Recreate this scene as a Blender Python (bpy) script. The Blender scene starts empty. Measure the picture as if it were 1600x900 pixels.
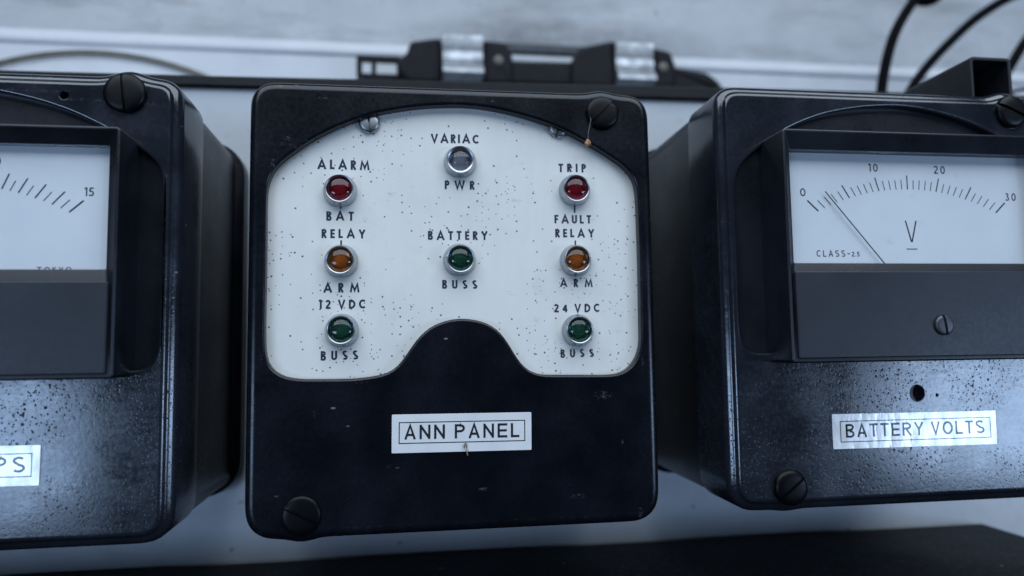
import bpy, bmesh, math, random
from mathutils import Vector, Matrix
from mathutils.geometry import tessellate_polygon

random.seed(7)
SC = bpy.context.scene
COL = SC.collection
MM = 0.001                                   # everything below is written in millimetres

# ------------------------------------------------------------------ camera
cd = bpy.data.cameras.new('camera')
cam = bpy.data.objects.new('camera', cd)
COL.objects.link(cam)
cam.matrix_world = Matrix(((0.98972148, 0.00251294, -0.14298629, -13.8827 * MM),
                           (-0.14231021, -0.08137049, -0.98647182, -195.937 * MM),
                           (-0.01411381, 0.99668076, -0.08017651, -11.6589 * MM),
                           (0, 0, 0, 1)))
cd.sensor_width = 36.0
cd.lens = 36.0 * 1138 / 1600
cd.clip_start = 0.005
cd.clip_end = 50
cd.dof.use_dof = True
cd.dof.focus_distance = 0.196
cd.dof.aperture_fstop = 7.4
SC.camera = cam

# ------------------------------------------------------------------ light
w = bpy.data.worlds.new('World')
SC.world = w
w.use_nodes = True
w.node_tree.nodes['Background'].inputs[0].default_value = (0.55, 0.75, 1.0, 1)
w.node_tree.nodes['Background'].inputs[1].default_value = 0.022


def area(name, loc, target, sx, sy, power, col):
    d = bpy.data.lights.new(name, 'AREA')
    d.shape = 'RECTANGLE'
    d.size, d.size_y, d.energy, d.color = sx, sy, power, col
    o = bpy.data.objects.new(name, d)
    COL.objects.link(o)
    o.location = loc
    o.rotation_euler = (Vector(target) - Vector(loc)).to_track_quat('-Z', 'Y').to_euler()
    return o


area('skylight', (0.0, -0.90, 1.30), (0, 0.06, 0), 2.8, 1.5, 47, (0.73, 0.855, 1.0))
area('left_window', (-0.835, -1.12, -0.17), (-0.1, 0, -0.03), 0.52, 0.25, 3.5, (0.43, 0.64, 1.0))
area('right_window', (1.27, -1.08, -0.16), (0.1, 0, -0.03), 0.66, 0.26, 5.4, (0.46, 0.66, 1.0))

SC.view_settings.view_transform = 'Standard'
SC.view_settings.look = 'None'
SC.view_settings.exposure = 0.0
SC.view_settings.gamma = 1.0


# ------------------------------------------------------------------ materials
class NT:
    def __init__(s, name):
        s.m = bpy.data.materials.new(name)
        s.m.use_nodes = True
        s.t = s.m.node_tree
        s.b = s.t.nodes['Principled BSDF']
        s.co = s.n('ShaderNodeTexCoord').outputs['Object']

    def n(s, kind, **kw):
        x = s.t.nodes.new(kind)
        for k, v in kw.items():
            setattr(x, k, v)
        return x

    def l(s, a, b):
        s.t.links.new(a, b)

    def mapped(s, scale, off=(0, 0, 0)):
        m = s.n('ShaderNodeMapping')
        m.inputs['Scale'].default_value = scale
        m.inputs['Location'].default_value = off
        s.l(s.co, m.inputs[0])
        return m.outputs[0]

    def noise(s, scale, detail=4, rough=.55, vec=None):
        x = s.n('ShaderNodeTexNoise')
        x.inputs['Scale'].default_value = scale
        x.inputs['Detail'].default_value = detail
        x.inputs['Roughness'].default_value = rough
        s.l(vec or s.co, x.inputs['Vector'])
        return x.outputs['Fac']

    def vor(s, scale, vec=None):
        x = s.n('ShaderNodeTexVoronoi')
        x.inputs['Scale'].default_value = scale
        s.l(vec or s.co, x.inputs['Vector'])
        return x.outputs['Distance'], x.outputs['Color']

    def rng(s, v, a, b, c=0., d=1.):
        x = s.n('ShaderNodeMapRange')
        for i, q in enumerate((a, b, c, d)):
            x.inputs[i + 1].default_value = q
        s.l(v, x.inputs[0])
        return x.outputs[0]

    def math(s, op, a, b=None, c=None):
        x = s.n('ShaderNodeMath', operation=op)
        for i, v in enumerate((a, b, c)):
            if v is None:
                continue
            if isinstance(v, (int, float)):
                x.inputs[i].default_value = v
            else:
                s.l(v, x.inputs[i])
        return x.outputs[0]

    def mix(s, f, a, b):
        x = s.n('ShaderNodeMix', data_type='RGBA')
        for sock, v in ((x.inputs[0], f), (x.inputs[6], a), (x.inputs[7], b)):
            if isinstance(v, (int, float)):
                sock.default_value = v
            elif isinstance(v, tuple):
                sock.default_value = (*v, 1)
            else:
                s.l(v, sock)
        return x.outputs[2]

    def set(s, **kw):
        for k, v in kw.items():
            i = s.b.inputs[k.replace('_', ' ')]
            if isinstance(v, tuple):
                i.default_value = (*v, 1) if len(v) == 3 else v
            elif isinstance(v, (int, float)):
                i.default_value = v
            else:
                s.l(v, i)
        return s

    def bump(s, h, strength, dist=.0002):
        x = s.n('ShaderNodeBump')
        x.inputs['Strength'].default_value = strength
        x.inputs['Distance'].default_value = dist
        s.l(h, x.inputs['Height'])
        s.l(x.outputs[0], s.b.inputs['Normal'])


def specks2(k, scale, radius, share, off=(0, 0)):
    """the same on the x-z plane"""
    sx = k.n('ShaderNodeSeparateXYZ')
    k.l(k.co, sx.inputs[0])
    cb = k.n('ShaderNodeCombineXYZ')
    k.l(k.math('ADD', sx.outputs[0], off[0]), cb.inputs[0])
    k.l(k.math('ADD', sx.outputs[2], off[1]), cb.inputs[1])
    x = k.n('ShaderNodeTexVoronoi', voronoi_dimensions='2D')
    x.inputs['Scale'].default_value = scale
    k.l(cb.outputs[0], x.inputs['Vector'])
    sep = k.n('ShaderNodeSeparateColor')
    k.l(x.outputs['Color'], sep.inputs[0])
    dot = k.math('LESS_THAN', x.outputs['Distance'], k.rng(sep.outputs[1], 0, 1, radius * .5, radius))
    return k.math('MULTIPLY', dot, k.math('LESS_THAN', sep.outputs[0], share))


def specks(k, scale, radius, share, vec=None):
    """round dots: a share of the cells of a Voronoi field carries one"""
    d, c = k.vor(scale, vec)
    sep = k.n('ShaderNodeSeparateColor')
    k.l(c, sep.inputs[0])
    r = k.rng(sep.outputs[1], 0, 1, radius * .45, radius)
    dot = k.rng(k.math('DIVIDE', d, r), 1.0, .55)
    has = k.math('LESS_THAN', sep.outputs[0], share)
    return k.math('MULTIPLY', dot, has)


# worn and chipped places on the front of the middle case: x, z, half width, half height (mm), strength
SCUFFS = [ (-46.8, 58.4, 1.6, 0.5, 1.00), (-43.0, 59.0, 0.9, 0.3, 0.80), (-36.0, 55.6, 1.4, 0.5, 0.60), (-45.4, 44.4, 1.6, 1.1, 0.50), (-48.8, 37.3, 0.9, 2.1, 0.60), (6.2, -49.2, 1.8, 0.5, 0.80), (31.5, -52.1, 2.5, 0.9, 0.45), (-37.7, -28.5, 0.4, 1.1, 0.50), (39.3, -25.2, 3.2, 1.4, 0.50), (44.4, -38.0, 0.5, 0.9, 0.70), (49.1, -57.3, 0.7, 1.8, 0.70), (-18.4, -42.4, 0.9, 0.7, 0.35), (-46.9, -48.8, 0.7, 0.4, 0.80), (24.5, 56.3, 0.7, 0.4, 0.80), (48.2, 45.7, 0.7, 0.4, 0.60), (-11.3, 55.8, 1.2, 0.5, 0.50), (9.9, 56.3, 0.9, 0.5, 0.50), (50.8, -16.3, 0.5, 2.5, 0.50), (-51.1, -13.8, 0.5, 2.1, 0.50), (-26.5, -20.4, 2.8, 0.5, 0.40), (-52.8, -26.8, 0.5, 5.3, 0.50), (53.2, -31.3, 0.4, 7.0, 0.50) ]


def black_paint(name, pits=0.0, rough=.3, base=(.0024, .0031, .0056), wear=True, spec=.5, scuffs=()):
    k = NT(name)
    big = k.noise(60, 3)
    fine = k.noise(900, 3)
    col = k.mix(k.rng(big, .35, .7), base, tuple(c * 1.9 for c in base))
    # worn rims and small chips
    geo = k.n('ShaderNodeNewGeometry')
    if wear:
        edge = k.rng(geo.outputs['Pointiness'], .515, .58)
        chip = k.rng(k.noise(700, 6, .75), .50, .72)
        dust = k.math('MULTIPLY', k.math('MULTIPLY', edge, chip), .55)
        col = k.mix(dust, col, (.13, .14, .16))
        scr = k.math('MULTIPLY', specks(k, 300, .20, .16, k.mapped((.8, 1, 1.9))), k.rng(k.noise(60, 3), .52, .64))
        scr = k.math('MULTIPLY', scr, .7)
        col = k.mix(scr, col, (.3, .32, .36))
    if scuffs:
        tot = None
        for (x, z, rx, rz, f) in scuffs:
            m = k.n('ShaderNodeMapping')
            m.inputs['Location'].default_value = (-x / rx, 0, -z / rz)
            m.inputs['Scale'].default_value = (1000 / rx, 0, 1000 / rz)
            k.l(k.co, m.inputs[0])
            ln = k.n('ShaderNodeVectorMath', operation='LENGTH')
            k.l(m.outputs[0], ln.inputs[0])
            q = k.rng(ln.outputs['Value'], 1.0, .1, 0, f)
            tot = q if tot is None else k.math('MAXIMUM', tot, q)
        grit = k.rng(k.noise(1100, 4, .7, k.mapped((.7, 1, 1.4))), .50, .66)
        col = k.mix(k.math('MULTIPLY', k.math('MULTIPLY', tot, grit), .8), col, (.24, .26, .29))
    haze = k.rng(k.noise(28, 5, .65), .55, .80, 0, .016)
    col = k.mix(haze, col, (.16, .18, .22))
    r = k.rng(fine, .3, .7, rough - .03, rough + .04)
    r = k.math('ADD', r, k.rng(big, .35, .7, -.02, .06))
    sp = spec
    if pits:
        m = k.rng(k.noise(34, 2), .40, .60)
        a = specks(k, 820, .36, pits * .6)
        b = specks(k, 480, .22, pits * .2)
        c = specks(k, 1400, .40, pits)
        p = k.math('MULTIPLY', k.math('MAXIMUM', k.math('MAXIMUM', a, b), c), m)
        sx = k.n('ShaderNodeSeparateXYZ')
        k.l(k.co, sx.inputs[0])
        p = k.math('MULTIPLY', p, k.rng(sx.outputs[2], -.008, .012, .72, .03))
        r = k.math('ADD', r, k.math('MULTIPLY', p, .4))
        sp = k.math('MULTIPLY', k.math('SUBTRACT', 1, p), spec)
        stri = k.noise(420, 4, .65, k.mapped((.3, 1, 1.6)))
        r = k.math('ADD', r, k.math('MULTIPLY', k.rng(stri, .3, .7, -.02, .035), k.rng(sx.outputs[2], -.008, .012, 1, 0)))
        h = k.math('ADD', k.math('MULTIPLY', p, -1.0), k.math('MULTIPLY', fine, .5))
        k.bump(h, .20, .00012)
    else:
        k.bump(fine, .10, .0001)
    k.set(Base_Color=col, Roughness=r, Specular_IOR_Level=sp)
    return k.m


def white_metal(name, base, stain, rust=True, rough=.45, grime=.25, dark_patch=None):
    k = NT(name)
    n1 = k.noise(18, 6, .62)
    n2 = k.noise(140, 4, .6)
    col = k.mix(k.rng(n1, .35, .75), base, stain)
    col = k.mix(k.rng(n2, .5, .8, 0, .35), col, tuple(c * .75 for c in base))
    g1 = k.rng(k.noise(26, 7, .7, k.mapped((.4, 1, 2.0), (.3, 0, .1))), .48, .72)
    col = k.mix(k.math('MULTIPLY', g1, grime), col, tuple(c * .42 for c in base))
    if dark_patch:                                   # darker, blotchy oval above the clip rail
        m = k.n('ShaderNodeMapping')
        m.inputs['Location'].default_value = (-dark_patch[0] / dark_patch[2], 0, -dark_patch[1] / dark_patch[3])
        m.inputs['Scale'].default_value = (1 / dark_patch[2], 0, 1 / dark_patch[3])
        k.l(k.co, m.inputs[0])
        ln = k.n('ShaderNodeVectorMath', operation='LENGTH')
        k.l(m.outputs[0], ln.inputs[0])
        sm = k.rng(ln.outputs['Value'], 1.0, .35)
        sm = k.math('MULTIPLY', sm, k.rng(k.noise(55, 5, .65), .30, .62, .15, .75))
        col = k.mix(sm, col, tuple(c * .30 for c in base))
    if rust:
        s = k.math('MULTIPLY', k.rng(k.noise(90, 5, .7), .66, .74), .6)
        col = k.mix(s, col, (.20, .15, .10))
        s2 = specks(k, 190, .22, .10)
        col = k.mix(k.math('MULTIPLY', s2, .5), col, (.12, .11, .11))
    k.set(Base_Color=col, Roughness=k.rng(n2, .3, .7, rough - .06, rough + .1))
    k.bump(n2, .12, .0003)
    return k.m


def faceplate_mat():
    k = NT('flyspecked white plate')
    n1 = k.noise(30, 5, .6)
    col = k.mix(k.rng(n1, .35, .75), (.80, .785, .735), (.72, .715, .685))
    brushed = k.noise(300, 3, .6, k.mapped((1, 1, .08)))
    col = k.mix(k.rng(brushed, .4, .7, 0, .10), col, (.5, .53, .57))
    m = k.rng(k.noise(38, 3), .40, .58, .1, 1)
    a = k.math('MULTIPLY', specks2(k, 380, .108, .44), k.math('GREATER_THAN', m, .42))
    b = k.math('MULTIPLY', specks2(k, 560, .115, .32, (.013, .031)), k.math('GREATER_THAN', m, .7))
    c = specks2(k, 170, .05, .26, (.05, .02))
    p = k.math('MAXIMUM', k.math('MAXIMUM', a, b), c)
    col = k.mix(k.math('MULTIPLY', p, .86), col, (.04, .042, .055))
    g2 = k.rng(k.noise(48, 7, .72, k.mapped((1, 1, 1), (.4, 0, .2))), .50, .75, 0, .22)
    col = k.mix(g2, col, (.40, .38, .34))
    sm = k.math('MULTIPLY', k.rng(k.noise(150, 6, .75, k.mapped((1, 1, 2.0))), .62, .78), .40)
    col = k.mix(sm, col, (.2, .2, .22))
    k.set(Base_Color=col, Roughness=k.rng(n1, .3, .7, .32, .45), Specular_IOR_Level=.4)
    return k.m


def plain(name, base, rough, metal=0., var=.25, spec=.5, scale=200, bump=.06):
    k = NT(name)
    n = k.noise(scale, 4)
    col = k.mix(k.rng(n, .3, .75), base, tuple(c * (1 - var) for c in base))
    k.set(Base_Color=col, Roughness=k.rng(n, .3, .7, max(.02, rough - .05), rough + .07), Metallic=metal, Specular_IOR_Level=spec)
    if bump:
        k.bump(n, bump, .0001)
    return k.m


def lens_mat(name, col):
    k = NT(name)
    n = k.noise(90, 2)
    k.set(Base_Color=k.mix(k.rng(n, .3, .7), col, tuple(c * .8 for c in col)), Roughness=.06, Transmission_Weight=.95, IOR=1.49)
    return k.m


def dial_mat():
    k = NT('white dial card')
    n = k.noise(45, 5, .6)
    col = k.mix(k.rng(n, .35, .75), (.85, .86, .86), (.77, .79, .80))
    st = k.math('MULTIPLY', k.rng(k.noise(170, 6, .75, k.mapped((1, 1, 1), (.11, 0, .07))), .62, .78), .35)
    col = k.mix(st, col, (.30, .31, .33))
    k.set(Base_Color=col, Roughness=.5, Specular_IOR_Level=.4)
    return k.m


def pane_mat():
    k = NT('clear pane')
    t = k.n('ShaderNodeBsdfTransparent')
    t.inputs[0].default_value = (.97, .98, .99, 1)
    g = k.n('ShaderNodeBsdfGlossy')
    k.l(k.rng(k.noise(260, 3), .3, .7, .05, .12), g.inputs['Roughness'])
    f = k.n('ShaderNodeLayerWeight')
    f.inputs[0].default_value = .5
    mx = k.n('ShaderNodeMixShader')
    k.l(k.math('MULTIPLY_ADD', k.math('POWER', f.outputs['Facing'], 5), .95, .035), mx.inputs[0])
    k.l(t.outputs[0], mx.inputs[1])
    k.l(g.outputs[0], mx.inputs[2])
    k.l(mx.outputs[0], k.t.nodes['Material Output'].inputs['Surface'])
    return k.m


def label_mat(name='white label tape', a=(.84, .85, .86), b=(.76, .78, .80), ior=1.8):
    k = NT(name)
    n = k.noise(160, 4)
    col = k.mix(k.rng(n, .35, .75), a, b)
    cr = k.noise(210, 2, .5, k.mapped((1.6, 1, .8)))
    k.set(Base_Color=col, Roughness=k.rng(cr, .35, .65, .09, .24), Specular_IOR_Level=.9 if ior > 1.6 else .5, IOR=ior)
    k.bump(cr, .16, .0005)
    return k.m


MAT = dict(
    black=black_paint('black enamel', 0, .22, spec=.42, scuffs=SCUFFS),
    pitted=black_paint('pitted black enamel', .8, .14, (.009, .0112, .0165), spec=.9),
    base=black_paint('black base paint', 0, .30, wear=False, spec=.3),
    dusty=black_paint('dusty black top', 0, .6, (.0012, .0014, .002), spec=.12),
    bezel=black_paint('black moulded plastic', 0, .30, (.0065, .008, .012), wear=False, spec=.4),
    lower=black_paint('grey black plastic', 0, .42, (.0085, .0102, .015), wear=False, spec=.5),
    screw=plain('black screw', (.0016, .002, .0032), .36, 0, .5, .22),
    steel=plain('screw steel', (.42, .44, .46), .35, 1),
    gun=plain('dull screw', (.10, .104, .115), .4, .7),
    chrome=plain('satin chrome', (.47, .50, .53), .30, 1, .2),
    plate=faceplate_mat(),
    dial=dial_mat(),
    ink=plain('blue black ink', (.028, .036, .062), .6, 0, .35, .3, 900),
    ink2=plain('black ink', (.012, .013, .018), .5, 0, .3, .4, 900),
    grey_ink=plain('grey dial ink', (.05, .055, .07), .6, 0, .35, .3, 900),
    label=label_mat(),
    label_ink=label_mat('black ink under label film', (.010, .011, .015), (.016, .018, .023), 1.5),
    pane=pane_mat(),
    panel=white_metal('light grey panel paint', (.56, .59, .62), (.47, .505, .55)),
    wall=white_metal('white bulkhead paint', (.47, .48, .50), (.35, .37, .40), rust=True, rough=.4, grime=.85, dark_patch=(.075, .160, .105, .016)),
    ledge=white_metal('lightened white paint', (.60, .615, .64), (.52, .54, .575), rust=False, rough=.35, grime=.15),  # ledge highlight put into the colour: lighter than the bulkhead paint
    rubber=plain('black rubber', (.002, .0025, .004), .8, 0, .4, .1),
    trim=plain('black edging', (.004, .005, .007), .5, 0, .4, .3),
    tube=plain('black steel tube', (.014, .016, .020), .42, 0, .4),
    clip=plain('black moulded clip', (.0025, .003, .006), .5, 0, .4, .2),
    silver=plain('bright clip metal', (.46, .48, .51), .42, .8, .55, .5, 160),
    grey_band=plain('grey backing', (.07, .075, .09), .7, 0, .3),
    wire=plain('tan wire', (.16, .145, .12), .5, 0, .3),
    cup=plain('lamp reflector', (.75, .76, .78), .3, 1, .1),
    bulb=plain('frosted bulb', (.62, .62, .62), .35, 0, .1),
    adjuster=plain('grey adjuster', (.10, .105, .12), .5, 0, .3),
    dark=plain('dark hole', (.003, .003, .004), .8, 0, .2),
    red=lens_mat('red lens', (.56, .085, .125)),
    amber=lens_mat('amber lens', (.80, .37, .13)),
    green=lens_mat('green lens', (.13, .34, .255)),
    clear=lens_mat('clear lens', (.58, .60, .66)),
    seed=plain('orange seed', (.62, .30, .14), .5, 0, .3),
    thread=plain('grey thread', (.30, .29, .28), .6, 0, .2),
    fluff=plain('tan lint', (.22, .20, .16), .8, 0, .3),
)


# ------------------------------------------------------------------ object helpers
def link(name, bm, mat, parent=None, loc=None, smooth=40):
    me = bpy.data.meshes.new(name)
    bmesh.ops.recalc_face_normals(bm, faces=bm.faces)
    bm.to_mesh(me)
    bm.free()
    me.transform(Matrix.Diagonal((MM, MM, MM, 1)))
    me.materials.append(MAT[mat] if isinstance(mat, str) else mat)
    if smooth:
        for p in me.polygons:
            p.use_smooth = len(p.vertices) <= 4      # flat caps stay flat
        me.set_sharp_from_angle(angle=math.radians(smooth))
    o = bpy.data.objects.new(name, me)
    COL.objects.link(o)
    if parent:
        o.parent = parent
    if loc:
        o.location = Vector(loc) * MM
    return o


def empty(name, loc):
    o = bpy.data.objects.new(name, None)
    o.empty_display_size = .01
    COL.objects.link(o)
    o.location = Vector(loc) * MM
    return o


def tag(o, label, cat, group=None, kind=None):
    o['label'] = label
    if cat:
        o['category'] = cat
    if group:
        o['group'] = group
    if kind:
        o['kind'] = kind
    return o


def loft(bm, rings, cap0=False, cap1=False, closed=True):
    """rings: lists of (x, y, z) of one length"""
    vs = [[bm.verts.new(p) for p in r] for r in rings]
    n = len(vs[0])
    for a, b in zip(vs, vs[1:]):
        for i in range(n if closed else n - 1):
            j = (i + 1) % n
            bm.faces.new((a[i], a[j], b[j], b[i]))
    if cap0:
        bm.faces.new(vs[0][::-1])
    if cap1:
        bm.faces.new(vs[-1])
    return vs


def inset(pts, d):
    """move a counter-clockwise outline inwards by d"""
    n = len(pts)
    out = []
    for i in range(n):
        a, b = Vector(pts[i - 1]), Vector(pts[(i + 1) % n])
        t = (b - a).normalized()
        out.append((pts[i][0] - t.y * d, pts[i][1] + t.x * d))
    return out


def at_y(pts, y):
    return [(p[0], y, p[1]) for p in pts]


def ccw(p):
    s = sum(p[i - 1][0] * p[i][1] - p[i][0] * p[i - 1][1] for i in range(len(p)))
    return p if s > 0 else p[::-1]


def resample(pts, n):
    m = len(pts)
    d = [0]
    for i in range(m):
        d.append(d[-1] + (Vector(pts[(i + 1) % m]) - Vector(pts[i])).length)
    out = []
    j = 0
    for k in range(n):
        t = d[-1] * k / n
        while d[j + 1] < t:
            j += 1
        f = (t - d[j]) / max(1e-9, d[j + 1] - d[j])
        a, b = Vector(pts[j]), Vector(pts[(j + 1) % m])
        out.append(tuple(a.lerp(b, f)))
    return out


def smooth_closed(pts, rounds):
    for _ in range(rounds):
        n = len(pts)
        pts = [tuple((Vector(pts[i - 1]) + 2 * Vector(pts[i]) + Vector(pts[(i + 1) % n])) / 4) for i in range(n)]
    return pts


def rrect(x0, x1, z0, z1, r, seg=8):
    """rounded rectangle, counter-clockwise; r = radius or (bottom, top)"""
    rb, rt = r if isinstance(r, tuple) else (r, r)
    out = []
    for cx, cz, a, q in ((x1 - rb, z0 + rb, -90, rb), (x1 - rt, z1 - rt, 0, rt), (x0 + rt, z1 - rt, 90, rt), (x0 + rb, z0 + rb, 180, rb)):
        for i in range(seg + 1):
            t = math.radians(a + 90 * i / seg)
            out.append((cx + q * math.cos(t), cz + q * math.sin(t)))
    return out


def box(bm, x0, x1, y0, y1, z0, z1, bev=0):
    v = [bm.verts.new((x, y, z)) for z in (z0, z1) for y in (y0, y1) for x in (x0, x1)]
    fs = [bm.faces.new([v[i] for i in q]) for q in ((0, 1, 3, 2), (4, 6, 7, 5), (0, 4, 5, 1), (2, 3, 7, 6), (0, 2, 6, 4), (1, 5, 7, 3))]
    if bev:
        es = {e for f in fs for e in f.edges}
        bmesh.ops.bevel(bm, geom=list(es), offset=bev, segments=3, affect='EDGES', profile=.5)


def slab(bm, outline, y0, y1, bev=0):
    """a thick plate of any outline, front face at y0 rounded by bev"""
    p = ccw(outline)
    rings = [at_y(p, y1)]
    if bev:
        for i in range(5):
            a = math.pi / 2 * i / 4
            rings.append(at_y(inset(p, bev * (1 - math.cos(a))), y0 + bev * (1 - math.sin(a))))
        rings.append(at_y(inset(p, bev * 1.35 + .03), y0))
    else:
        rings.append(at_y(p, y0))
    loft(bm, rings, True, True)


def tube(bm, pts, r, seg=10, smooth=0):
    pts = [Vector(p) for p in pts]
    if smooth:
        q = []
        for i in range(len(pts) - 1):
            p0, p1, p2, p3 = pts[max(i - 1, 0)], pts[i], pts[i + 1], pts[min(i + 2, len(pts) - 1)]
            for k in range(smooth):
                t = k / smooth
                q.append(.5 * ((2 * p1) + (p2 - p0) * t + (2 * p0 - 5 * p1 + 4 * p2 - p3) * t * t + (3 * p1 - p0 - 3 * p2 + p3) * t ** 3))
        pts = q + [pts[-1]]
    rings = []
    for i, p in enumerate(pts):
        d = (pts[min(i + 1, len(pts) - 1)] - pts[max(i - 1, 0)]).normalized()
        u = d.cross(Vector((0, 1, .02))).normalized()
        v = d.cross(u)
        rr = r(i / (len(pts) - 1)) if callable(r) else r
        rings.append([tuple(p + (u * math.cos(a) + v * math.sin(a)) * rr) for a in (2 * math.pi * k / seg for k in range(seg))])
    loft(bm, rings, True, True)


def lathe(bm, prof, cx=0, cz=0, seg=40, cap0=False, cap1=False):
    """profile of (radius, y) turned about the y axis"""
    loft(bm, [[(cx + r * math.cos(a), y, cz + r * math.sin(a)) for a in (2 * math.pi * k / seg for k in range(seg))] for r, y in prof], cap0, cap1)


# ------------------------------------------------------------------ lettering by strokes
def arc(cx, cy, rx, ry, a0, a1, n=12):
    return [(cx + rx * math.cos(math.radians(a0 + (a1 - a0) * i / n)), cy + ry * math.sin(math.radians(a0 + (a1 - a0) * i / n))) for i in range(n + 1)]


def glyph(ch, s, W):
    """(width, strokes) at cap height 1 for stroke width s"""
    h = s / 2
    t, b = 1 - h, h
    if ch == 'A':
        w = W.get('A', .92)
        return w, [[(h * .9, 0), (w / 2, 1 - s * .25), (w - h * .9, 0)], [(w * .23, .31), (w * .77, .31)]]
    if ch == 'B':
        w = W.get('B', .56)
        return w, [[(h, 0), (h, 1)], [(h, t), (w * .45, t)] + arc(w * .5, .745, w * .5 - h - .03, .255 - h, 90, -90) + [(h, .51)],
                   [(w * .45, .49)] + arc(w * .52, .26, w * .48 - h, .25 - h * .6, 90, -90) + [(h, b)]]
    if ch == 'C':
        w = W.get('C', .78)
        return w, [arc(w * .55, .5, w * .55 - h, .5 - h, 48, 312, 22)]
    if ch == 'D':
        w = W.get('D', .72)
        return w, [[(h, 0), (h, 1)], [(h, t), (w * .35, t)] + arc(w * .35, .5, w * .65 - h, .5 - h, 90, -90, 18) + [(h, b)]]
    if ch == 'E':
        w = W.get('E', .48)
        return w, [[(h, 0), (h, 1)], [(h, t), (w, t)], [(h, .5), (w * .94, .5)], [(h, b), (w, b)]]
    if ch == 'F':
        w = W.get('F', .47)
        return w, [[(h, 0), (h, 1)], [(h, t), (w, t)], [(h, .5), (w * .9, .5)]]
    if ch == 'G':
        w = .8
        return w, [arc(w * .52, .5, w * .52 - h, .5 - h, 48, 350, 22) + [(w * .55, .45)]]
    if ch == 'I':
        return s, [[(h, 0), (h, 1)]]
    if ch == 'K':
        w = .6
        return w, [[(h, 0), (h, 1)], [(w - h, 1), (h, .42)], [(w * .4, .6), (w - h * .6, 0)]]
    if ch == 'L':
        w = W.get('L', .47)
        return w, [[(h, 0), (h, 1)], [(h, b), (w, b)]]
    if ch == 'M':
        w = W.get('M', 1.02)
        k = W.get('Mk', .13)
        return w, [[(h, 0), (h + k, t * .97), (w / 2, .2), (w - h - k, t * .97), (w - h, 0)]]
    if ch == 'N':
        w = W.get('N', .74)
        return w, [[(h, 0), (h, 1)], [(h, 1 - s * .5), (w - h, s * .5)], [(w - h, 0), (w - h, 1)]]
    if ch == 'O':
        w = W.get('O', .92)
        return w, [arc(w / 2, .5, w / 2 - h, .5 - h, 90, 450, 28)]
    if ch == 'P':
        w = W.get('P', .54)
        return w, [[(h, 0), (h, 1)], [(h, t), (w * .5, t)] + arc(w * .5, .71, w * .5 - h, .29 - h, 90, -90) + [(h, .42 + h)]]
    if ch == 'R':
        w = W.get('R', .56)
        return w, [[(h, 0), (h, 1)], [(h, t), (w * .48, t)] + arc(w * .48, .73, w * .48 - h, .27 - h, 90, -90) + [(h, .46 + h)], [(w * .42, .48), (w - h * .8, 0)]]
    if ch == 'S':
        w = W.get('S', .56)
        return w, [arc(w / 2, .745, w / 2 - h, .255 - h, 35, 250, 16)[:-1] + arc(w / 2, .27, w / 2 - h * .8, .27 - h, 90 - 5, -145, 18)]
    if ch == 'T':
        w = W.get('T', .55)
        return w, [[(0, t), (w, t)], [(w / 2, 0), (w / 2, t)]]
    if ch == 'U':
        w = W.get('U', .62)
        return w, [[(h, 1), (h, w / 2)] + arc(w / 2, w / 2, w / 2 - h, w / 2 - h, 180, 360, 16)[1:-1] + [(w - h, w / 2), (w - h, 1)]]
    if ch == 'V':
        w = W.get('V', .82)
        return w, [[(h * .9, 1), (w / 2, s * .25), (w - h * .9, 1)]]
    if ch == 'W':
        w = W.get('W', 1.2)
        return w, [[(h * .9, 1), (w * .28, s * .3), (w / 2, 1 - s * .4), (w * .72, s * .3), (w - h * .9, 1)]]
    if ch == 'Y':
        w = W.get('Y', .74)
        return w, [[(h * .8, 1), (w / 2, .46), (w - h * .8, 1)], [(w / 2, 0), (w / 2, .48)]]
    if ch == '0':
        w = W.get('0', .62)
        return w, [arc(w / 2, .5, w / 2 - h, .5 - h, 90, 450, 28)]
    if ch == '1':
        w = .30
        return w, [[(0, .82), (w - h, 1 - h * .3)], [(w - h, 0), (w - h, 1)]]
    if ch == '2':
        w = .58
        return w, [arc(w / 2, .70, w / 2 - h, .30 - h, 165, -30, 14) + [(h, b)], [(h * .5, b), (w, b)]]
    if ch == '3':
        w = .58
        return w, [arc(w * .46, .75, w * .42 - h, .25 - h, 150, -85, 14), arc(w * .46, .27, w * .52 - h, .27 - h, 92, -150, 16)]
    if ch == '4':
        w = .64
        return w, [[(w * .72, 0), (w * .72, 1 - h)], [(w * .72, 1 - h * 1.2), (h, .28)], [(h, .28), (w, .28)]]
    if ch == '5':
        w = .56
        return w, [[(w * .92, t), (w * .28, t), (w * .16, .54)], arc(w * .44, .32, w * .54 - h, .32 - h, 125, -150, 18)]
    if ch == '-':
        return .42, [[(0, .47), (.42, .47)]]
    if ch == '.':
        return s, [[(h, 0), (h, s)]]
    return W.get(' ', .34), []


def ribbon(bm, pts, width, put, y):
    pts = [Vector(p) for p in pts]
    n = len(pts)
    L, R = [], []
    for i, p in enumerate(pts):
        if i == 0:
            d = (pts[1] - p).normalized()
            m = Vector((-d.y, d.x)) * width / 2
        elif i == n - 1:
            d = (p - pts[i - 1]).normalized()
            m = Vector((-d.y, d.x)) * width / 2
        else:
            a, b = (p - pts[i - 1]).normalized(), (pts[i + 1] - p).normalized()
            na, nb = Vector((-a.y, a.x)), Vector((-b.y, b.x))
            m = (na + nb)
            if m.length < 1e-3:
                m = na
            m.normalize()
            m *= width / 2 / max(.42, m.dot(na))
        L.append(put(p + m, y))
        R.append(put(p - m, y))
    vl, vr = [bm.verts.new(q) for q in L], [bm.verts.new(q) for q in R]
    for i in range(n - 1):
        bm.faces.new((vl[i], vr[i], vr[i + 1], vl[i + 1]))


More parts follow.
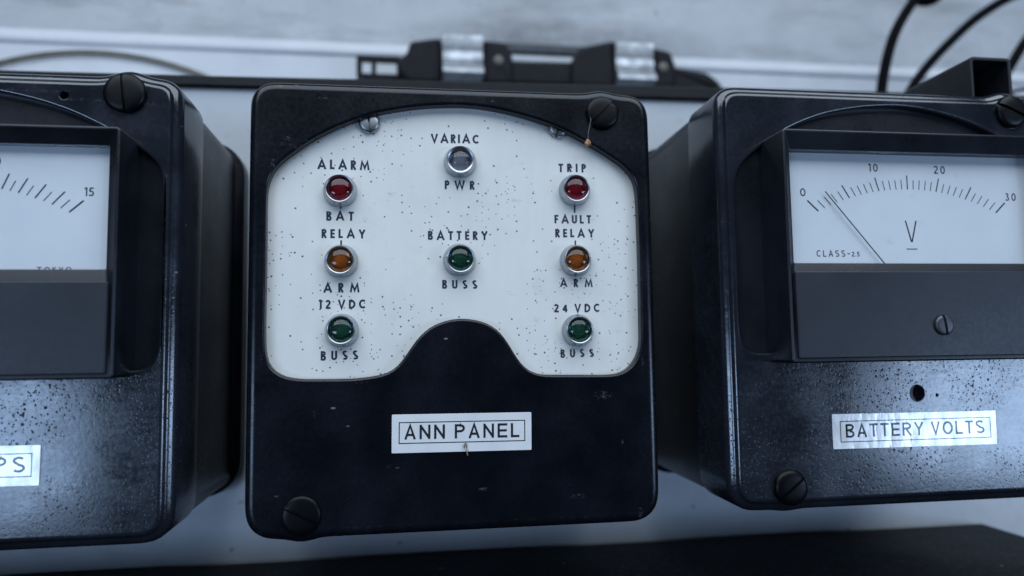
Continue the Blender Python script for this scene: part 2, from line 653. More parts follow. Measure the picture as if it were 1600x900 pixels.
def lettering(text, x0, x1, z0, z1, y, mat, parent, s=.165, ang=0, W={}, name='lettering', jitter=0.0, gap=None):
    """one line of text fitted into a box on a plane facing -y"""
    H = z1 - z0
    gl = [glyph(c, s, W) for c in text]
    wsum = sum(g[0] for g in gl) * H
    width = x1 - x0
    if len(text) > 1 and gap is None:
        g = (width - wsum) / (len(text) - 1)
    else:
        g = gap or 0
    k = 1.0
    if g < .06 * H and len(text) > 1:
        g = .10 * H
        k = (width - g * (len(text) - 1)) / wsum
    ca, sa = math.cos(math.radians(ang)), math.sin(math.radians(ang))
    cx, cz = (x0 + x1) / 2, (z0 + z1) / 2
    bm = bmesh.new()
    x = x0
    lay = 0
    for (gw, strokes) in gl:
        jz = random.uniform(-1, 1) * jitter * H
        jr = random.uniform(-1, 1) * jitter * .8

        def put(p, yy, x=x, jz=jz, jr=jr):
            u, v = x + p.x * H * k, z0 + p.y * H + jz + jr * (p.x - .3) * H
            du, dv = u - cx, v - cz
            return (cx + du * ca - dv * sa, yy, cz + du * sa + dv * ca)
        for st in strokes:
            ribbon(bm, st, s, put, y - .006 * (lay % 4))
            lay += 1
        x += gw * H * k + g
    return link(name, bm, mat, parent, smooth=0)


def line_mesh(segs, y, mat, parent, name):
    """segs: (x0, z0, x1, z1, width)"""
    bm = bmesh.new()
    for i, (a, b, c, d, wd) in enumerate(segs):
        ribbon(bm, [(a, b), (c, d)], wd, lambda p, yy: (p.x, yy, p.y), y - .005 * (i % 3))
    return link(name, bm, mat, parent, smooth=0)


def border(parent, cx, cz, wd, ht, ang, y, mat, t=.28):
    bm = bmesh.new()
    ca, sa = math.cos(math.radians(ang)), math.sin(math.radians(ang))
    R = lambda u, v: (cx + u * ca - v * sa, y, cz + u * sa + v * ca)
    o = [(-wd / 2, -ht / 2), (wd / 2, -ht / 2), (wd / 2, ht / 2), (-wd / 2, ht / 2)]
    i = [(-wd / 2 + t, -ht / 2 + t), (wd / 2 - t, -ht / 2 + t), (wd / 2 - t, ht / 2 - t), (-wd / 2 + t, ht / 2 - t)]
    loft(bm, [[R(*p) for p in o], [R(*p) for p in i]])
    return link('border', bm, mat, parent, smooth=0)


def name_label(parent, cx, cz, wd, ht, ang, y):
    """thin adhesive label lying on a front face at y"""
    bm = bmesh.new()
    ca, sa = math.cos(math.radians(ang)), math.sin(math.radians(ang))
    q = [(cx + u * ca - v * sa, cz + u * sa + v * ca) for u, v in rrect(-wd / 2, wd / 2, -ht / 2, ht / 2, .25, 3)]
    slab(bm, q, y - .22, y - .03, .04)
    return link('name_label', bm, 'label', parent)


# ------------------------------------------------------------------ slotted dome screw
def screw(name, parent, x, y, z, r, slot_deg, mat, rise=2.0, slot=.95, skirt=.5):
    bm = bmesh.new()
    ys = -rise * .15

    def hgt(u, v):
        q = min(1, (u * u + v * v) / (r * r))
        return skirt + rise * (.78 * (1 - q ** 4) ** .5 + .22 * (1 - q))
    for sgn in (1, -1):
        N, M2 = 9, 16
        grid = []
        for i in range(N + 1):
            a = math.pi / 2 * i / N
            u = slot / 2 + (r - slot / 2) * math.sin(a)
            half = math.sqrt(max(0, r * r - u * u))
            row = []
            for j in range(M2 + 1):
                v = half * math.sin(math.pi / 2 * (2 * j / M2 - 1))
                row.append((sgn * u, -hgt(u, v), v))
            grid.append(row)
        vs = [[bm.verts.new(p) for p in row] for row in grid]
        for i in range(N):
            for j in range(M2):
                try:
                    bm.faces.new((vs[i][j], vs[i + 1][j], vs[i + 1][j + 1], vs[i][j + 1]))
                except ValueError:
                    pass
        low = [bm.verts.new((sgn * slot / 2, min(0, p[1] + .75), p[2])) for p in grid[0]]
        mid = [bm.verts.new((0, min(0, p[1] + .75), p[2])) for p in grid[0]]
        for j in range(M2):
            bm.faces.new((low[j], low[j + 1], mid[j + 1], mid[j]))
        for j in range(M2):
            bm.faces.new((vs[0][j], vs[0][j + 1], low[j + 1], low[j]))
        rim = [vs[i][0] for i in range(N + 1)] + [vs[i][M2] for i in range(N - 1, -1, -1)]
        lo = [bm.verts.new((p.co.x, 0, p.co.z)) for p in rim]
        for j in range(len(rim) - 1):
            bm.faces.new((rim[j], rim[j + 1], lo[j + 1], lo[j]))
    bmesh.ops.remove_doubles(bm, verts=bm.verts, dist=.0008)
    bmesh.ops.rotate(bm, verts=bm.verts, matrix=Matrix.Rotation(math.radians(slot_deg), 3, 'Y'))
    return link(name, bm, mat, parent, (x, y, z), smooth=35)


# ------------------------------------------------------------------ the moulded meter case, 110 x 120 mm
CUT = [(-50.34, -11.33), (-50.46, -5.05), (-50.36, 9.45), (-50.44, 29.91), (-49.93, 33.51), (-47.7, 37.33), (-44.13, 40.34), (-38.88, 44.29),
       (-33.07, 47.6), (-27.02, 50.25), (-21.07, 52.21), (-14.9, 53.48), (-8.83, 54.41), (-2.54, 54.89), (3.74, 55.01), (10.03, 54.32),
       (16.47, 53.08), (22.78, 51.45), (29.31, 49.09), (35.68, 45.96), (42.26, 42.18), (47.4, 38.71), (49.76, 36.18), (50.55, 34.17),
       (50.87, 29.03), (51.01, 11.38), (50.78, -6.03), (50.78, -12.25), (49.19, -16.05), (46.55, -18.82), (43.23, -19.88), (34.19, -19.71),
       (21.55, -19.46), (19.1, -18.55), (16.67, -16.44), (14.79, -13.3), (12.91, -9.92), (10.51, -6.85), (7.4, -4.92), (3.17, -4.01),
       (0.14, -3.76), (-2.96, -4.24), (-6.04, -5.13), (-9.04, -6.92), (-11.49, -9.61), (-13.86, -13.2), (-15.71, -15.87), (-17.43, -17.63),
       (-19.88, -18.59), (-26.82, -19.52), (-32.71, -19.51), (-41.29, -19.39), (-45.3, -18.82), (-48.19, -17.28), (-49.88, -14.95)]
CUTOUT = smooth_closed(resample(ccw(CUT), 200), 3)
# the meters' covers are cut straight along the bottom, behind the raised bezel
METER_CUT = smooth_closed(resample(ccw([(x, max(z, -16.6)) if abs(x) > 21 else (x, z) for x, z in CUT if z > 5 or abs(x) > 21]), 200), 3)


def case_outline(s1, s2):
    """outline with the two screw bosses s1 (top right) and s2 (bottom left) bulging past the edge"""
    p = resample(rrect(-55, 55, -60, 60, (7.0, 5.6), 10), 360)
    out = []
    for x, z in p:
        for (cx, cz), sg in ((s1, 1), (s2, -1)):
            d = abs(x - cx)
            R = 7.3
            if d < R and z * sg > 40:
                b = cz + sg * math.sqrt(R * R - d * d)
                z = max(z, b) if sg > 0 else min(z, b)
        out.append((x, z))
    return smooth_closed(out, 4)


def case(root, mat, back, s1, s2, holes=(), cut=CUTOUT, ridge=False):
    """base and front cover; front face at local y = 0, wall at local y = back"""
    o = case_outline(s1, s2)
    o2 = rrect(-55, 55, -60, 60, 7, 10)
    # base behind the cover, with a flange against the panel
    bm = bmesh.new()
    fl = resample(rrect(-56.5, 56.5, -61.5, 61.5, 12, 10), 200)
    body = resample(o2, 200)
    rings = [at_y(fl, back), at_y(fl, back - 6.5), at_y(inset(fl, .8), back - 7.3), at_y(inset(body, 1.4), back - 8.2),
             at_y(inset(body, 1.0), 23.2), at_y(inset(body, 2.2), 22.8), at_y(inset(body, 2.2), 21)]
    loft(bm, rings, True, True)
    link('case_base', bm, 'base', root)
    # cover: skirt, rounded rim, front face with the arched cut-out
    bm = bmesh.new()
    R = 2.3
    rings = [at_y(inset(o, 1.0), 22), at_y(inset(o, .15), 21.6)]
    if ridge:                                    # two soft ridges with a flat between them
        for d, y in ((0, 3.3), (.12, 2.75), (.42, 2.2), (.8, 1.8), (1.15, 1.52), (1.75, 1.2), (1.95, 1.12), (2.15, .98), (2.4, .62), (2.7, .28), (3.05, .07), (3.4, 0)):
            rings.append(at_y(inset(o, d), y))
        R = 3.4
    else:
        rings.append(at_y(o, R))
        for i in range(1, 7):
            a = math.pi / 2 * i / 6
            rings.append(at_y(inset(o, R * (1 - math.cos(a))), R * (1 - math.sin(a))))
    outer = inset(o, R + .25)
    rings.append(at_y(outer, 0))
    vo = loft(bm, rings)[-1]
    loops = [outer]
    vl = [vo]

    def opening(c, depth, rr):
        c = ccw(c)
        rg = [at_y(inset(c, -rr - .2), 0), at_y(inset(c, -rr), 0)]
        for i in range(1, 5):
            a = math.pi / 2 * i / 4
            rg.append(at_y(inset(c, -rr * (1 - math.sin(a))), rr * (1 - math.cos(a))))
        rg.append(at_y(c, depth))
        v = loft(bm, rg)[0]
        loops.append([(q.co.x, q.co.z) for q in v])
        vl.append(v)
    opening(cut, 3.0, .7)
    for (hx, hz, hr) in holes:
        opening([(hx + hr * math.cos(a), hz + hr * math.sin(a)) for a in (2 * math.pi * k / 32 for k in range(32))], 2.6, .12)
    flat = [v for l in vl for v in l]
    for t in tessellate_polygon([[Vector((x, z, 0)) for x, z in l] for l in loops]):
        try:
            bm.faces.new([flat[i] for i in t])
        except ValueError:
            pass
    cover = link('cover', bm, mat, root, smooth=50)
    return cover


# ================================================================== the setting
# panel that carries the meters: front face at y = 75
panel = empty('steel_panel', (20, 75, -160))
tag(panel, 'light grey painted steel panel that carries the black meters, with black edging on top', 'panel')
bm = bmesh.new()
slab(bm, [(-420, -90), (460, -90), (460, 250.6), (20, 245.4), (-420, 241)], 0, 2.0)
link('sheet', bm, 'panel', panel)
bm = bmesh.new()
rg = []
for x, z0, z1 in ((-420, 239.4, 244.2), (-101, 243.4, 247.7), (75, 245.0, 250.5), (460, 248.6, 255.0)):
    rg.append([(x, y, z) for y, z in ((-1.3, z0), (-2.2, z0 + .8), (-2.2, z1 - .8), (-1.3, z1), (3.2, z1), (3.2, z0))])
loft(bm, rg, True, True)
link('edge_trim', bm, 'trim', panel)

# bulkhead behind: vertical white wall with a raised horizontal moulding
wall = empty('wall', (0, 190, 0))
tag(wall, 'white painted bulkhead with a raised ledge, out of focus behind the panel', 'wall', kind='structure')
bm = bmesh.new()
prof = [(-3.4, -150), (-3.4, 141.6), (-2.6, 142.0), (-2.6, 143.0), (-3.8, 143.5), (-4.2, 144.4), (-4.2, 145.4), (1.0, 151.2), (3.0, 152.6), (3.0, 420)]
loft(bm, [[(x, y, z) for y, z in prof[-2:]] for x in (-700, 900)], closed=False)
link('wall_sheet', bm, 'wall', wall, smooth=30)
bm = bmesh.new()
loft(bm, [[(x, y, z) for y, z in prof[:-1]] for x in (-700, 900)], closed=False)
link('ledge', bm, 'ledge', wall, smooth=30)

# ================================================================== annunciator (middle case)
ann = empty('annunciator_box', (0, 0, 0))
tag(ann, 'black case with arched white face, eight small indicator lamps and an ANN PANEL label', 'alarm panel', 'black cases in a row on the grey panel')
cover = case(ann, 'black', 75, (41.02, 53.85), (-40.7, -53.86))
s_a = screw('cover_screw', cover, 41.02, 0, 53.85, 4.7, 46, 'screw', rise=1.0)
s_b = screw('cover_screw', cover, -40.7, 0, -53.86, 4.9, -62, 'screw', rise=.7)
bm = bmesh.new()
slab(bm, inset(CUTOUT, -1.2), 3.05, 4.2)
plate = link('faceplate', bm, 'plate', ann)
screw('plate_screw', plate, -23.9, 3.05, 49.8, 2.9, -8, 'steel', rise=1.2, slot=.6)
screw('plate_screw', plate, 28.8, 3.05, 50.0, 2.9, 16, 'steel', rise=1.2, slot=.6)
TEXT = [('ALARM', -37.75, -23.81, 36.92, 39.55), ('BAT', -35.28, -28.03, 22.9, 25.41), ('RELAY', -36.5, -24.92, 18.08, 20.52),
        ('ARM', -35.95, -26.42, 3.44, 6.0), ('12 VDC', -37.02, -24.72, -0.91, 1.5), ('BUSS', -36.5, -26.79, -14.57, -12.12),
        ('VARIAC', -7.22, 6.34, 45.0, 47.5), ('PWR', -3.42, 4.89, 31.95, 34.4), ('TRIP', 28.75, 36.75, 37.45, 39.9),
        ('FAULT', 27.31, 37.9, 22.8, 25.2), ('RELAY', 27.45, 38.72, 18.8, 21.19), ('ARM', 28.52, 37.94, 4.75, 7.07),
        ('BATTERY', -8.11, 8.36, 17.85, 20.28), ('BUSS', -4.3, 5.28, 4.38, 6.74), ('24 VDC', 26.68, 39.9, -2.31, 0.04),
        ('BUSS', 28.31, 37.77, -14.87, -12.6)]
for t, x0, x1, z0, z1 in TEXT:
    lettering(t, x0, x1, z0, z1, 3.02, 'ink', plate, .215, W={' ': .02}, jitter=.022)
for q in ((-31.48, 29.2, -31.47, 26.1, .46), (-31.35, 17.5, -31.34, 15.8, .46), (33.24, 29.9, 33.18, 25.85, .42), (33.19, 17.9, 33.15, 15.8, .42)):
    line_mesh([q], 3.0, 'ink', plate, 'guide_line')

LAMPS = [(-31.63, 31.05, 'red', 'red lamp under ALARM'), (-31.37, 11.87, 'amber', 'amber lamp between RELAY and ARM, below BAT'),
         (-31.04, -6.68, 'green', 'green lamp under 12 VDC'), (0.75, 39.6, 'clear', 'clear grey lamp between VARIAC and PWR'),
         (0.54, 12.28, 'green', 'green lamp under BATTERY'), (33.12, 32.2, 'red', 'red lamp under TRIP'),
         (32.99, 12.21, 'amber', 'amber lamp between RELAY and ARM, below FAULT'), (33.16, -7.37, 'green', 'green lamp under 24 VDC')]


def lamp(x, z, col, label):
    cl = col == 'clear'
    ri = 2.75 if cl else 3.12                       # lens radius
    bm = bmesh.new()
    lathe(bm, [(4.45, 3.04), (4.5, 2.5), (4.42, 2.15), (3.86, .2), (3.78, -.12), (3.62, -.27), (3.42, -.22), (ri + .12, .1), (ri + .02, .5), (ri, 2.4), (.05, 2.6)], seg=48)
    body = link('indicator_lamp', bm, 'chrome', ann, (x, 0, z), smooth=50)
    body['label'] = label
    body.rotation_euler = (random.uniform(-.03, .03), random.uniform(0, 6), random.uniform(-.03, .03))
    # lens: domed jewel, solid
    bm = bmesh.new()
    q = []
    for i in range(11):
        a = math.pi / 2 * i / 10
        q.append((max(.02, (ri - .06) * math.cos(a)), .55 - 1.15 * math.sin(a)))
    lathe(bm, [(.02, 1.25), (ri - .06, 1.25), (ri - .06, .7)] + q, seg=40)
    ln = link('lens', bm, col, body, smooth=60)
    ln['label'] = {'red': 'red', 'amber': 'amber', 'green': 'green', 'clear': 'colourless grey'}[col] + ' jewel lens'
    # frosted bulb behind the lens
    bm = bmesh.new()
    lathe(bm, [(1.7, 2.3), (1.7, 1.9), (1.45, 1.55), (.8, 1.38), (.02, 1.34)], seg=24)
    link('bulb', bm, 'bulb', body)
    return body


for q in LAMPS:
    lamp(*q)

lab = name_label(ann, .67, -34.2, 37.1, 10.0, -.5, 0)
border(lab, .73, -34.0, 33.6, 5.66, -.5, -.24, 'ink2', .26)
HELV = {'A': .80, 'N': .76, 'P': .72, 'E': .70, 'L': .62, 'B': .70, 'T': .68, 'R': .76, 'Y': .78, 'V': .76, 'O': .86, 'S': .72, 'M': .9, 'Mk': .0, ' ': .18}
lettering('ANN PANEL', -14.6, 15.95, -35.72, -31.98, -.245, 'ink2', lab, .16, -.6, HELV)

# small things caught on the front of the middle case
t = empty('hanging_seed', (36.4, -1.2, 44.9))
tag(t, 'tiny orange seed hanging on a thread below the top right screw of the middle case', 'seed')
bm = bmesh.new()
bmesh.ops.create_icosphere(bm, subdivisions=3, radius=.82)
for v in bm.verts:
    v.co.z *= 1.15
    v.co *= 1 + .16 * math.sin(v.co.x * 5 + v.co.z * 4) + .08 * math.sin(v.co.y * 9)
link('seed_body', bm, 'seed', t)
bm = bmesh.new()
tube(bm, [(0, 0, .7), (.2, -.1, 3), (.75, 0, 5.4), (1.05, .1, 8.2), (.6, .3, 10)], .055, 6, 5)
link('thread', bm, 'thread', t)
bm = bmesh.new()
tube(bm, [(1.3, -.75, -38.3), (1.0, -.8, -37.6), (1.35, -.7, -36.9), (1.7, -.72, -37.8), (1.75, -.65, -39.0), (1.95, -.5, -40.3)], lambda t: .10 + .12 * math.sin(t * 9) ** 2, 6, 5)
tag(link('lint', bm, 'fluff'), 'curled bit of tan lint stuck on the lower edge of the ANN PANEL label', 'lint')


# ================================================================== the two meters
def meter(root, mc, z0, z1, hw, win, face_y, dial_y, screw_pos, line_z):
    """raised rectangular meter; all values local to root; win = (x0, x1, z0, z1) of the window"""
    x0, x1 = mc - hw, mc + hw
    bm = bmesh.new()
    slab(bm, inset(METER_CUT, -1.2), 2.6, 4.0)
    link('meter_flange', bm, 'bezel', root)
    bm = bmesh.new()
    wx0, wx1, wz0, wz1 = win
    wy = face_y + 2.4
    O = rrect(x0, x1, z0, z1, 1.0, 4)
    I = rrect(wx0, wx1, wz0, wz1, .35, 4)
    rings = [at_y(O, 2.6), at_y(O, face_y + .5), at_y(inset(O, .12), face_y + .18), at_y(inset(O, .45), face_y), at_y(inset(O, .75), face_y),
             at_y(inset(I, -.25), wy - .12), at_y(I, wy), at_y(I, dial_y)]
    loft(bm, rings)
    bz = link('bezel', bm, 'bezel', root, smooth=25)
    # cover strip below the window
    bm = bmesh.new()
    slab(bm, rrect(x0 + 1.7, x1 - 1.7, z0 + 1.2, line_z, .5, 4), face_y - .5, face_y + 3.0, .3)
    lc = link('lower_cover', bm, 'lower', root)
    if screw_pos:
        screw('cover_screw', lc, screw_pos[0], face_y - .5, screw_pos[1], 2.75, -9, 'gun', rise=.6, slot=.8, skirt=.35)
    bm = bmesh.new()
    slab(bm, rrect(wx0 - 1.2, wx1 + 1.2, wz0 - 3, wz1 + 1.2, .3, 3), dial_y, dial_y + .8)
    dial = link('dial', bm, 'dial', root)
    bm = bmesh.new()
    slab(bm, rrect(wx0 + .02, wx1 - .02, wz0 + .02, wz1 - .02, .3, 3), wy + .5, wy + 1.3)
    link('window_pane', bm, 'pane', root)
    return dial


def scale_ticks(piv, deg0, deg1, n, major):
    """tick marks fanned about piv between two flat arcs"""
    segs = []
    for i in range(n + 1):
        a = math.radians(deg0 + (deg1 - deg0) * i / n)
        d = Vector((math.cos(a), math.sin(a)))

        def hit(cz, R):
            f = Vector((0, piv[1] - cz))
            b = d.dot(f)
            return -b + math.sqrt(b * b - f.dot(f) + R * R)
        r1, r0 = hit(piv[1] - 29.9, 66.3), hit(piv[1] - 29.1, 61.5)
        big = i % major == 0
        if not big:
            r1 = r0 + (r1 - r0) * .68
        wd = .42 if i in (0, n) else (.34 if big else .24)
        p, q = Vector(piv) + d * r0, Vector(piv) + d * r1
        segs.append((p.x, p.y, q.x, q.y, wd))
    return segs


FUT = {'0': .62}
# right: battery voltmeter; case centre x = 128, z = 2.2, front face at y = -5
vm = empty('voltmeter', (128, -5, 2.2))
tag(vm, 'black panel meter with a 0 to 30 volt dial and a BATTERY VOLTS label', 'meter', 'black cases in a row on the grey panel')
ox, oy, oz = 128, -5, 2.2
cover = case(vm, 'pitted', 80, (38.1, 54.4), (-37.9, -53.4), holes=((2.1, -28.7, 2.3), (8.3, -29.4, .35)), cut=METER_CUT, ridge=True)
screw('cover_screw', cover, 38.1, 0, 54.4, 5.0, -66, 'screw', rise=1.35)
screw('cover_screw', cover, -37.9, 0, -53.4, 4.9, 52, 'screw', rise=1.35)
bm = bmesh.new()
lathe(bm, [(2.9, 2.0), (2.9, 2.55), (.02, 2.6)], 2.1, -28.7, 28)
link('hole_bottom', bm, 'dark', vm)
bm = bmesh.new()
crescent = [(2.1 + 2.42 * math.cos(math.radians(a)), -28.7 + 2.42 * math.sin(math.radians(a))) for a in range(78, 283, 8)]
crescent += [(2.1 + 1.0 + 2.5 * math.cos(math.radians(a)) * .75, -28.7 + 2.42 * math.sin(math.radians(a))) for a in range(270, 89, -10)]
slab(bm, crescent, .7, 2.2)
link('zero_adjuster', bm, 'adjuster', vm)
dial = meter(vm, -.8, -19.3, 43.9, 40.8, (-38.6, 37.0, 7.5, 38.9), -11, -5, (2.5, -9.7), 5.0)
dy = -5.03
line_mesh(scale_ticks((-.8, -3.3), 137.1, 43.5, 30, 5), dy, 'grey_ink', dial, 'scale')
for tx, a, b, c, d in (('0', 94.25, 95.9, 28.81, 31.07), ('10', 115.33, 118.14, 36.18, 38.48), ('20', 135.59, 139.15, 35.95, 38.29), ('30', 157.92, 161.41, 28.45, 30.73)):
    lettering(tx, a - ox, b - ox, c - oz, d - oz, dy, 'grey_ink', dial, .15, W={'0': .72} if tx == '0' else FUT)
line_mesh([(125.8 - ox, 22.3 - oz, 127.35 - ox, 16.2 - oz, .42), (129.1 - ox, 22.3 - oz, 127.5 - ox, 16.2 - oz, .42), (125.69 - ox, 14.2 - oz, 129.02 - ox, 14.2 - oz, .26)], dy, 'grey_ink', dial, 'volt_symbol')
lettering('CLASS-', 98.3 - ox, 108.3 - ox, 11.95 - oz, 13.75 - oz, dy, 'grey_ink', dial, .14, W={'C': .72, 'L': .55, 'A': .76, 'S': .66})
lettering('2.5', 108.8 - ox, 111.2 - ox, 12.0 - oz, 13.35 - oz, dy, 'grey_ink', dial, .17)
bm = bmesh.new()
tube(bm, [(101.17 - ox, -6.0, 30.06 - oz), (127.2 - ox, -6.0, -1.1 - oz)], .16, 6)
link('needle', bm, 'ink2', vm)
lab = name_label(vm, 128.93 - ox, -36.7 - oz, 50.9, 9.65, -.27, 0)
border(lab, 129.17 - ox, -36.7 - oz, 46.9, 5.9, -.12, -.24, 'label_ink', .24)
lettering('BATTERY VOLTS', 107.4 - ox, 150.5 - ox, -38.35 - oz, -34.62 - oz, -.245, 'label_ink', lab, .155, -.1, HELV)

# left: ammeter; case centre x = -127, front face at y = 0
am = empty('ammeter', (-127, 0, .3))
tag(am, 'black panel meter with a dial ending at 15 and a label ending in PS', 'meter', 'black cases in a row on the grey panel')
ox, oz = -127, .3
cover = case(am, 'pitted', 75, (41.3, 54.6), (-40.7, -53.9), holes=((26.5, 53.7, 1.1),), cut=METER_CUT, ridge=True)
screw('cover_screw', cover, 41.3, 0, 54.6, 5.3, -6, 'screw', rise=1.35)
screw('cover_screw', cover, -40.7, 0, -53.9, 4.9, 20, 'screw', rise=1.35)
bm = bmesh.new()
lathe(bm, [(1.5, 2.0), (1.5, 2.55), (.02, 2.6)], 26.5, 53.7, 20)
link('hole_bottom', bm, 'dark', am)
dial = meter(am, 3.0, -18.2, 42.7, 41.4, (-35.5, 41.2, 8.0, 38.6), -11, -6, (3.0, -9.5), 4.9)
dy = -6.03
line_mesh(scale_ticks((3.0, -3.1), 137.1, 42.0, 30, 2), dy, 'grey_ink', dial, 'scale')
lettering('15', -92.35 - ox, -90.12 - ox, 26.72 - oz, 28.92 - oz, dy, 'grey_ink', dial, .15)
lettering('10', -114.4 - ox, -111.5 - ox, 33.9 - oz, 36.2 - oz, dy, 'grey_ink', dial, .15)
lettering('TOKYO', -102.55 - ox, -94.69 - ox, 7.75 - oz, 9.2 - oz, dy, 'grey_ink', dial, .15, W={'T': .8, 'K': .8})
bm = bmesh.new()
tube(bm, [(-24, -7.0, 24), (3.0, -7.0, -3.1)], .16, 6)
link('needle', bm, 'ink2', am)
lab = name_label(am, -114.4 - ox, -38.85 - oz, 23.2, 9.8, -.4, 0)
border(lab, -114.4 - ox, -38.75 - oz, 19.6, 5.75, -.4, -.24, 'label_ink', .24)
lettering('AMPS', -122.6 - ox, -106.2 - ox, -40.5 - oz, -36.65 - oz, -.245, 'label_ink', lab, .15, -.4, HELV)

# ================================================================== lower black case, only its top in view
low = empty('relay_case', (10, 0, -160))
tag(low, 'long dusty black case along the bottom, below the row of meters', 'relay case')
bm = bmesh.new()
box(bm, -230, 206, 6, 75, 0, 75.2, 3.0)
link('case_body', bm, 'dusty', low)
bm = bmesh.new()
slab(bm, rrect(-222, 198, 6, 62, 5), 4.4, 7)
link('front_cover', bm, 'dusty', low)

# ================================================================== square tube on the right meter
bm = bmesh.new()
o = rrect(-7.3, 7.3, 0, 14.6, 1.6, 5)
i = rrect(-6.2, 6.2, 1.1, 13.5, .8, 5)
loft(bm, [at_y(o, 71.5), at_y(o, .25), at_y(inset(o, .2), 0), at_y(inset(i, -.15), 0), at_y(i, .15), at_y(i, 71.5)])
tb = link('square_tube', bm, 'tube', None, (168.1, 3, 62.45))
tag(tb, 'black square steel tube with an open end, lying on top of the right meter', 'tube')

# ================================================================== background fittings
Y = 168


def poly_slab(name, pts, y0, y1, mat, parent, bev=1.6):
    bm = bmesh.new()
    p = smooth_closed(resample(ccw([(x, z - 125) for x, z in pts]), 90), 6)
    slab(bm, p, y0, y1, bev)
    return link(name, bm, mat, parent, smooth=50)


cr = empty('clip_rail', (60, Y, 125))
tag(cr, 'blurred black rail with two bright metal clips on the bulkhead behind the annunciator', 'clip rail')
sh = lambda pts: [(x - 60, z) for x, z in pts]
poly_slab('clip_body', sh([(-19.3, 133.8), (-13.4, 138.5), (-12.1, 144.6), (4.2, 147.4), (4.2, 123.7), (-12.2, 123.1), (-18.0, 128.2)]), 0, 18, 'clip', cr)
poly_slab('clip_body', sh([(25.6, 147.1), (37.3, 146.2), (40.0, 142.2), (41.2, 137.5), (41.1, 124.0), (25.4, 124)]), 0, 18, 'clip', cr)
poly_slab('clip_body', sh([(72.2, 137.5), (76.5, 145.3), (96, 150.4), (96, 124.2), (72.0, 124.2)]), 0, 18, 'clip', cr)
poly_slab('clip_body', sh([(117.0, 147.2), (126.9, 145.5), (129.6, 138.5), (129.2, 124.8), (116.3, 124.3)]), 0, 18, 'clip', cr)
poly_slab('rail', sh([(38, 137.5), (75, 138.2), (75, 125.4), (38, 125)]), 2, 18, 'clip', cr)
poly_slab('tail', sh([(127, 138.7), (149.0, 135.8), (155.4, 131.1), (159.6, 124.5), (127, 124.8)]), 3, 18, 'clip', cr)
for a, b in ((4.2, 25.6), (95.6, 117.0)):
    bm = bmesh.new()
    pr = [(6, 126), (-5.2, 126.2), (-6.2, 127.2), (-5.8, 128.6), (-2.4, 133.6), (-1.6, 134.1), (-1.6, 134.8), (-2.0, 135.4), (-1.6, 139.5), (-.9, 140), (-1.0, 141), (-2.2, 146.6), (-1.8, 148.2), (-.2, 149.4), (3, 150), (18, 150), (18, 126)]
    loft(bm, [[(x - 60, y, z - 125) for y, z in pr] for x in (a + .4, a + 1, b - 1, b - .4)], True, True)
    link('metal_clip', bm, 'silver', cr, smooth=30)
for x in (33.5, 122.5):
    bm = bmesh.new()
    lathe(bm, [(2.6, .2), (2.4, -.5), (1.2, -.9), (.02, -1)], x - 60, 11.5, 20)
    link('rivet', bm, 'wire', cr)
bm = bmesh.new()
p = ccw(rrect(-99, -77, 1, 13, 1.5, 4))
rg = None
slab(bm, rrect(-99, -77, 10.2, 12.8, .8, 3), 4, 8)
slab(bm, rrect(-99, -77, 1, 3.4, .8, 3), 4, 8)
slab(bm, rrect(-99, -96.2, 3.2, 10.4, .4, 3), 4, 8)
slab(bm, rrect(-91.5, -89.2, 3.2, 10.4, .4, 3), 4, 8)
link('end_bracket', bm, 'clip', cr)
poly_slab('upper_band', sh([(0, 154), (134, 153.6), (133, 149.0), (1, 149.4)]), 18.0, 22.5, 'grey_band', cr, .5)  # thin grey strip added on the wall above the rail

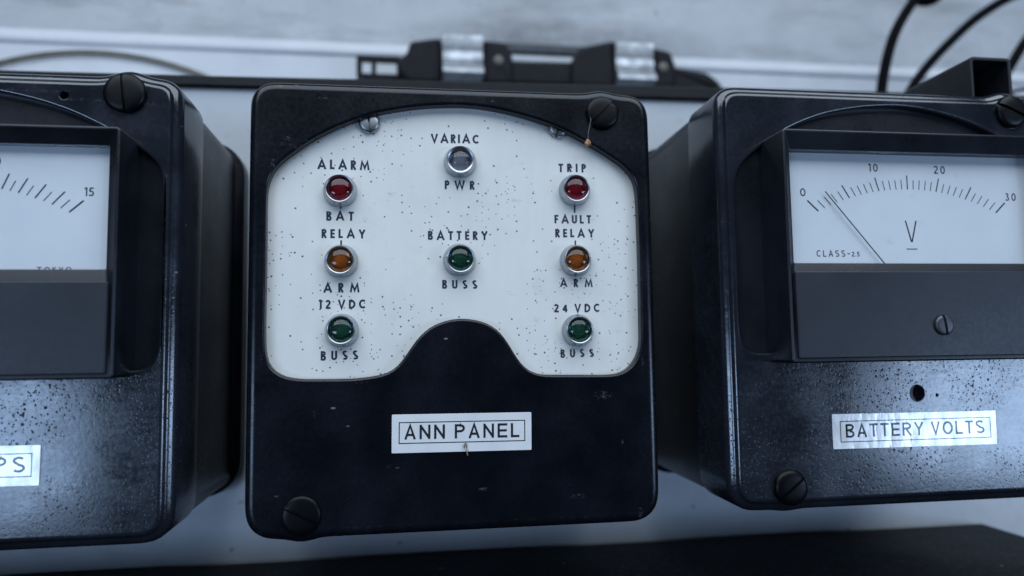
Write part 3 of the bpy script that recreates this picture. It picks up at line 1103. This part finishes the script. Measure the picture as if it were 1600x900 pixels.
for nm, pts, r, lb in (
        ('cable', [(229.5, 140, 96), (228.8, 140, 113), (231.6, 140, 128.4), (237.4, 140, 145.8), (245.6, 140, 160.0), (257.6, 140, 174.7), (285, 150, 200)], 2.6, 'thick black cable curving up behind the right meter, nearest the middle of the photo'),
        ('cable', [(226, 136, 92), (244.7, 140, 116.9), (256.6, 142, 131.1), (272.6, 142, 146.8), (290.6, 142, 161.7), (312.7, 142, 174.3), (345, 150, 186)], 2.4, 'black cable rising diagonally just behind the left end of the square tube'),
        ('cable', [(285, 120, 108), (294, 138, 119), (303.6, 140, 131.4), (314.4, 140, 146.6), (327.2, 140, 160.8), (345, 150, 180)], 2.5, 'black cable passing behind the right side of the square tube'),
        ('cable', [(270, 120, 107), (283.9, 140, 111.9), (293.2, 140, 115.6), (308.1, 140, 120.5), (330, 140, 124)], 1.0, 'thinnest black cable, low beside the square tube')):
    bm = bmesh.new()
    tube(bm, pts, r, 12, 8)
    tag(link(nm, bm, 'rubber'), lb, 'cable', 'black cables behind the right meter')
bm = bmesh.new()
tube(bm, [(247, 141, 178), (252, 141, 172.5), (258, 141, 169.8), (264, 141, 171.5), (270, 141, 178)], lambda t: 3.2 + 1.6 * math.sin(math.pi * t), 12, 6)
tag(link('cable_plug', bm, 'rubber'), 'rounded black plug hanging at the top edge beside the curving cables', 'plug')
rc = empty('round_cover', (-160, 180, 0))
tag(rc, 'round white cover with a thin tan rim showing above the left meter, out of focus', 'cover')
bm = bmesh.new()
lathe(bm, [(130.2, 4), (130.2, -12), (128.5, -14), (100, -17), (60, -19), (.05, -20)], seg=120)
link('cover_face', bm, 'ledge', rc)
bm = bmesh.new()
lathe(bm, [(130.0, -16), (131.5, -16), (132.0, -14.5), (131.5, -13), (130.0, -13), (129.6, -14.5), (130.0, -16)], seg=120)
link('rim', bm, 'wire', rc)

for x, y, z, a, q in ((-52, 38, -84.7, .5, 1.5), (-72, 44, -84.7, 1.4, 1.0), (-3, 52, -84.7, .2, .9), (38, 50, -84.7, 2.0, 1.0), (150, 58, -84.7, .9, .8)):
    bm = bmesh.new()
    d = Vector((math.cos(a), math.sin(a), 0)) * q
    n = Vector((-d.y, d.x, 0)) * .35
    tube(bm, [tuple(-d + n), tuple(-d * .3 + Vector((0, 0, .35 * q))), tuple(d * .4 - n * .5), tuple(d + n * .6 + Vector((0, 0, .25 * q)))], lambda t: q * (.10 + .16 * math.sin(math.pi * t)), 6, 4)
    tag(link('lint_flake', bm, 'fluff', None, (x, y, z + .25)), 'pale flake of lint lying on top of the long dusty case', 'lint', 'lint flakes on the long dusty case')
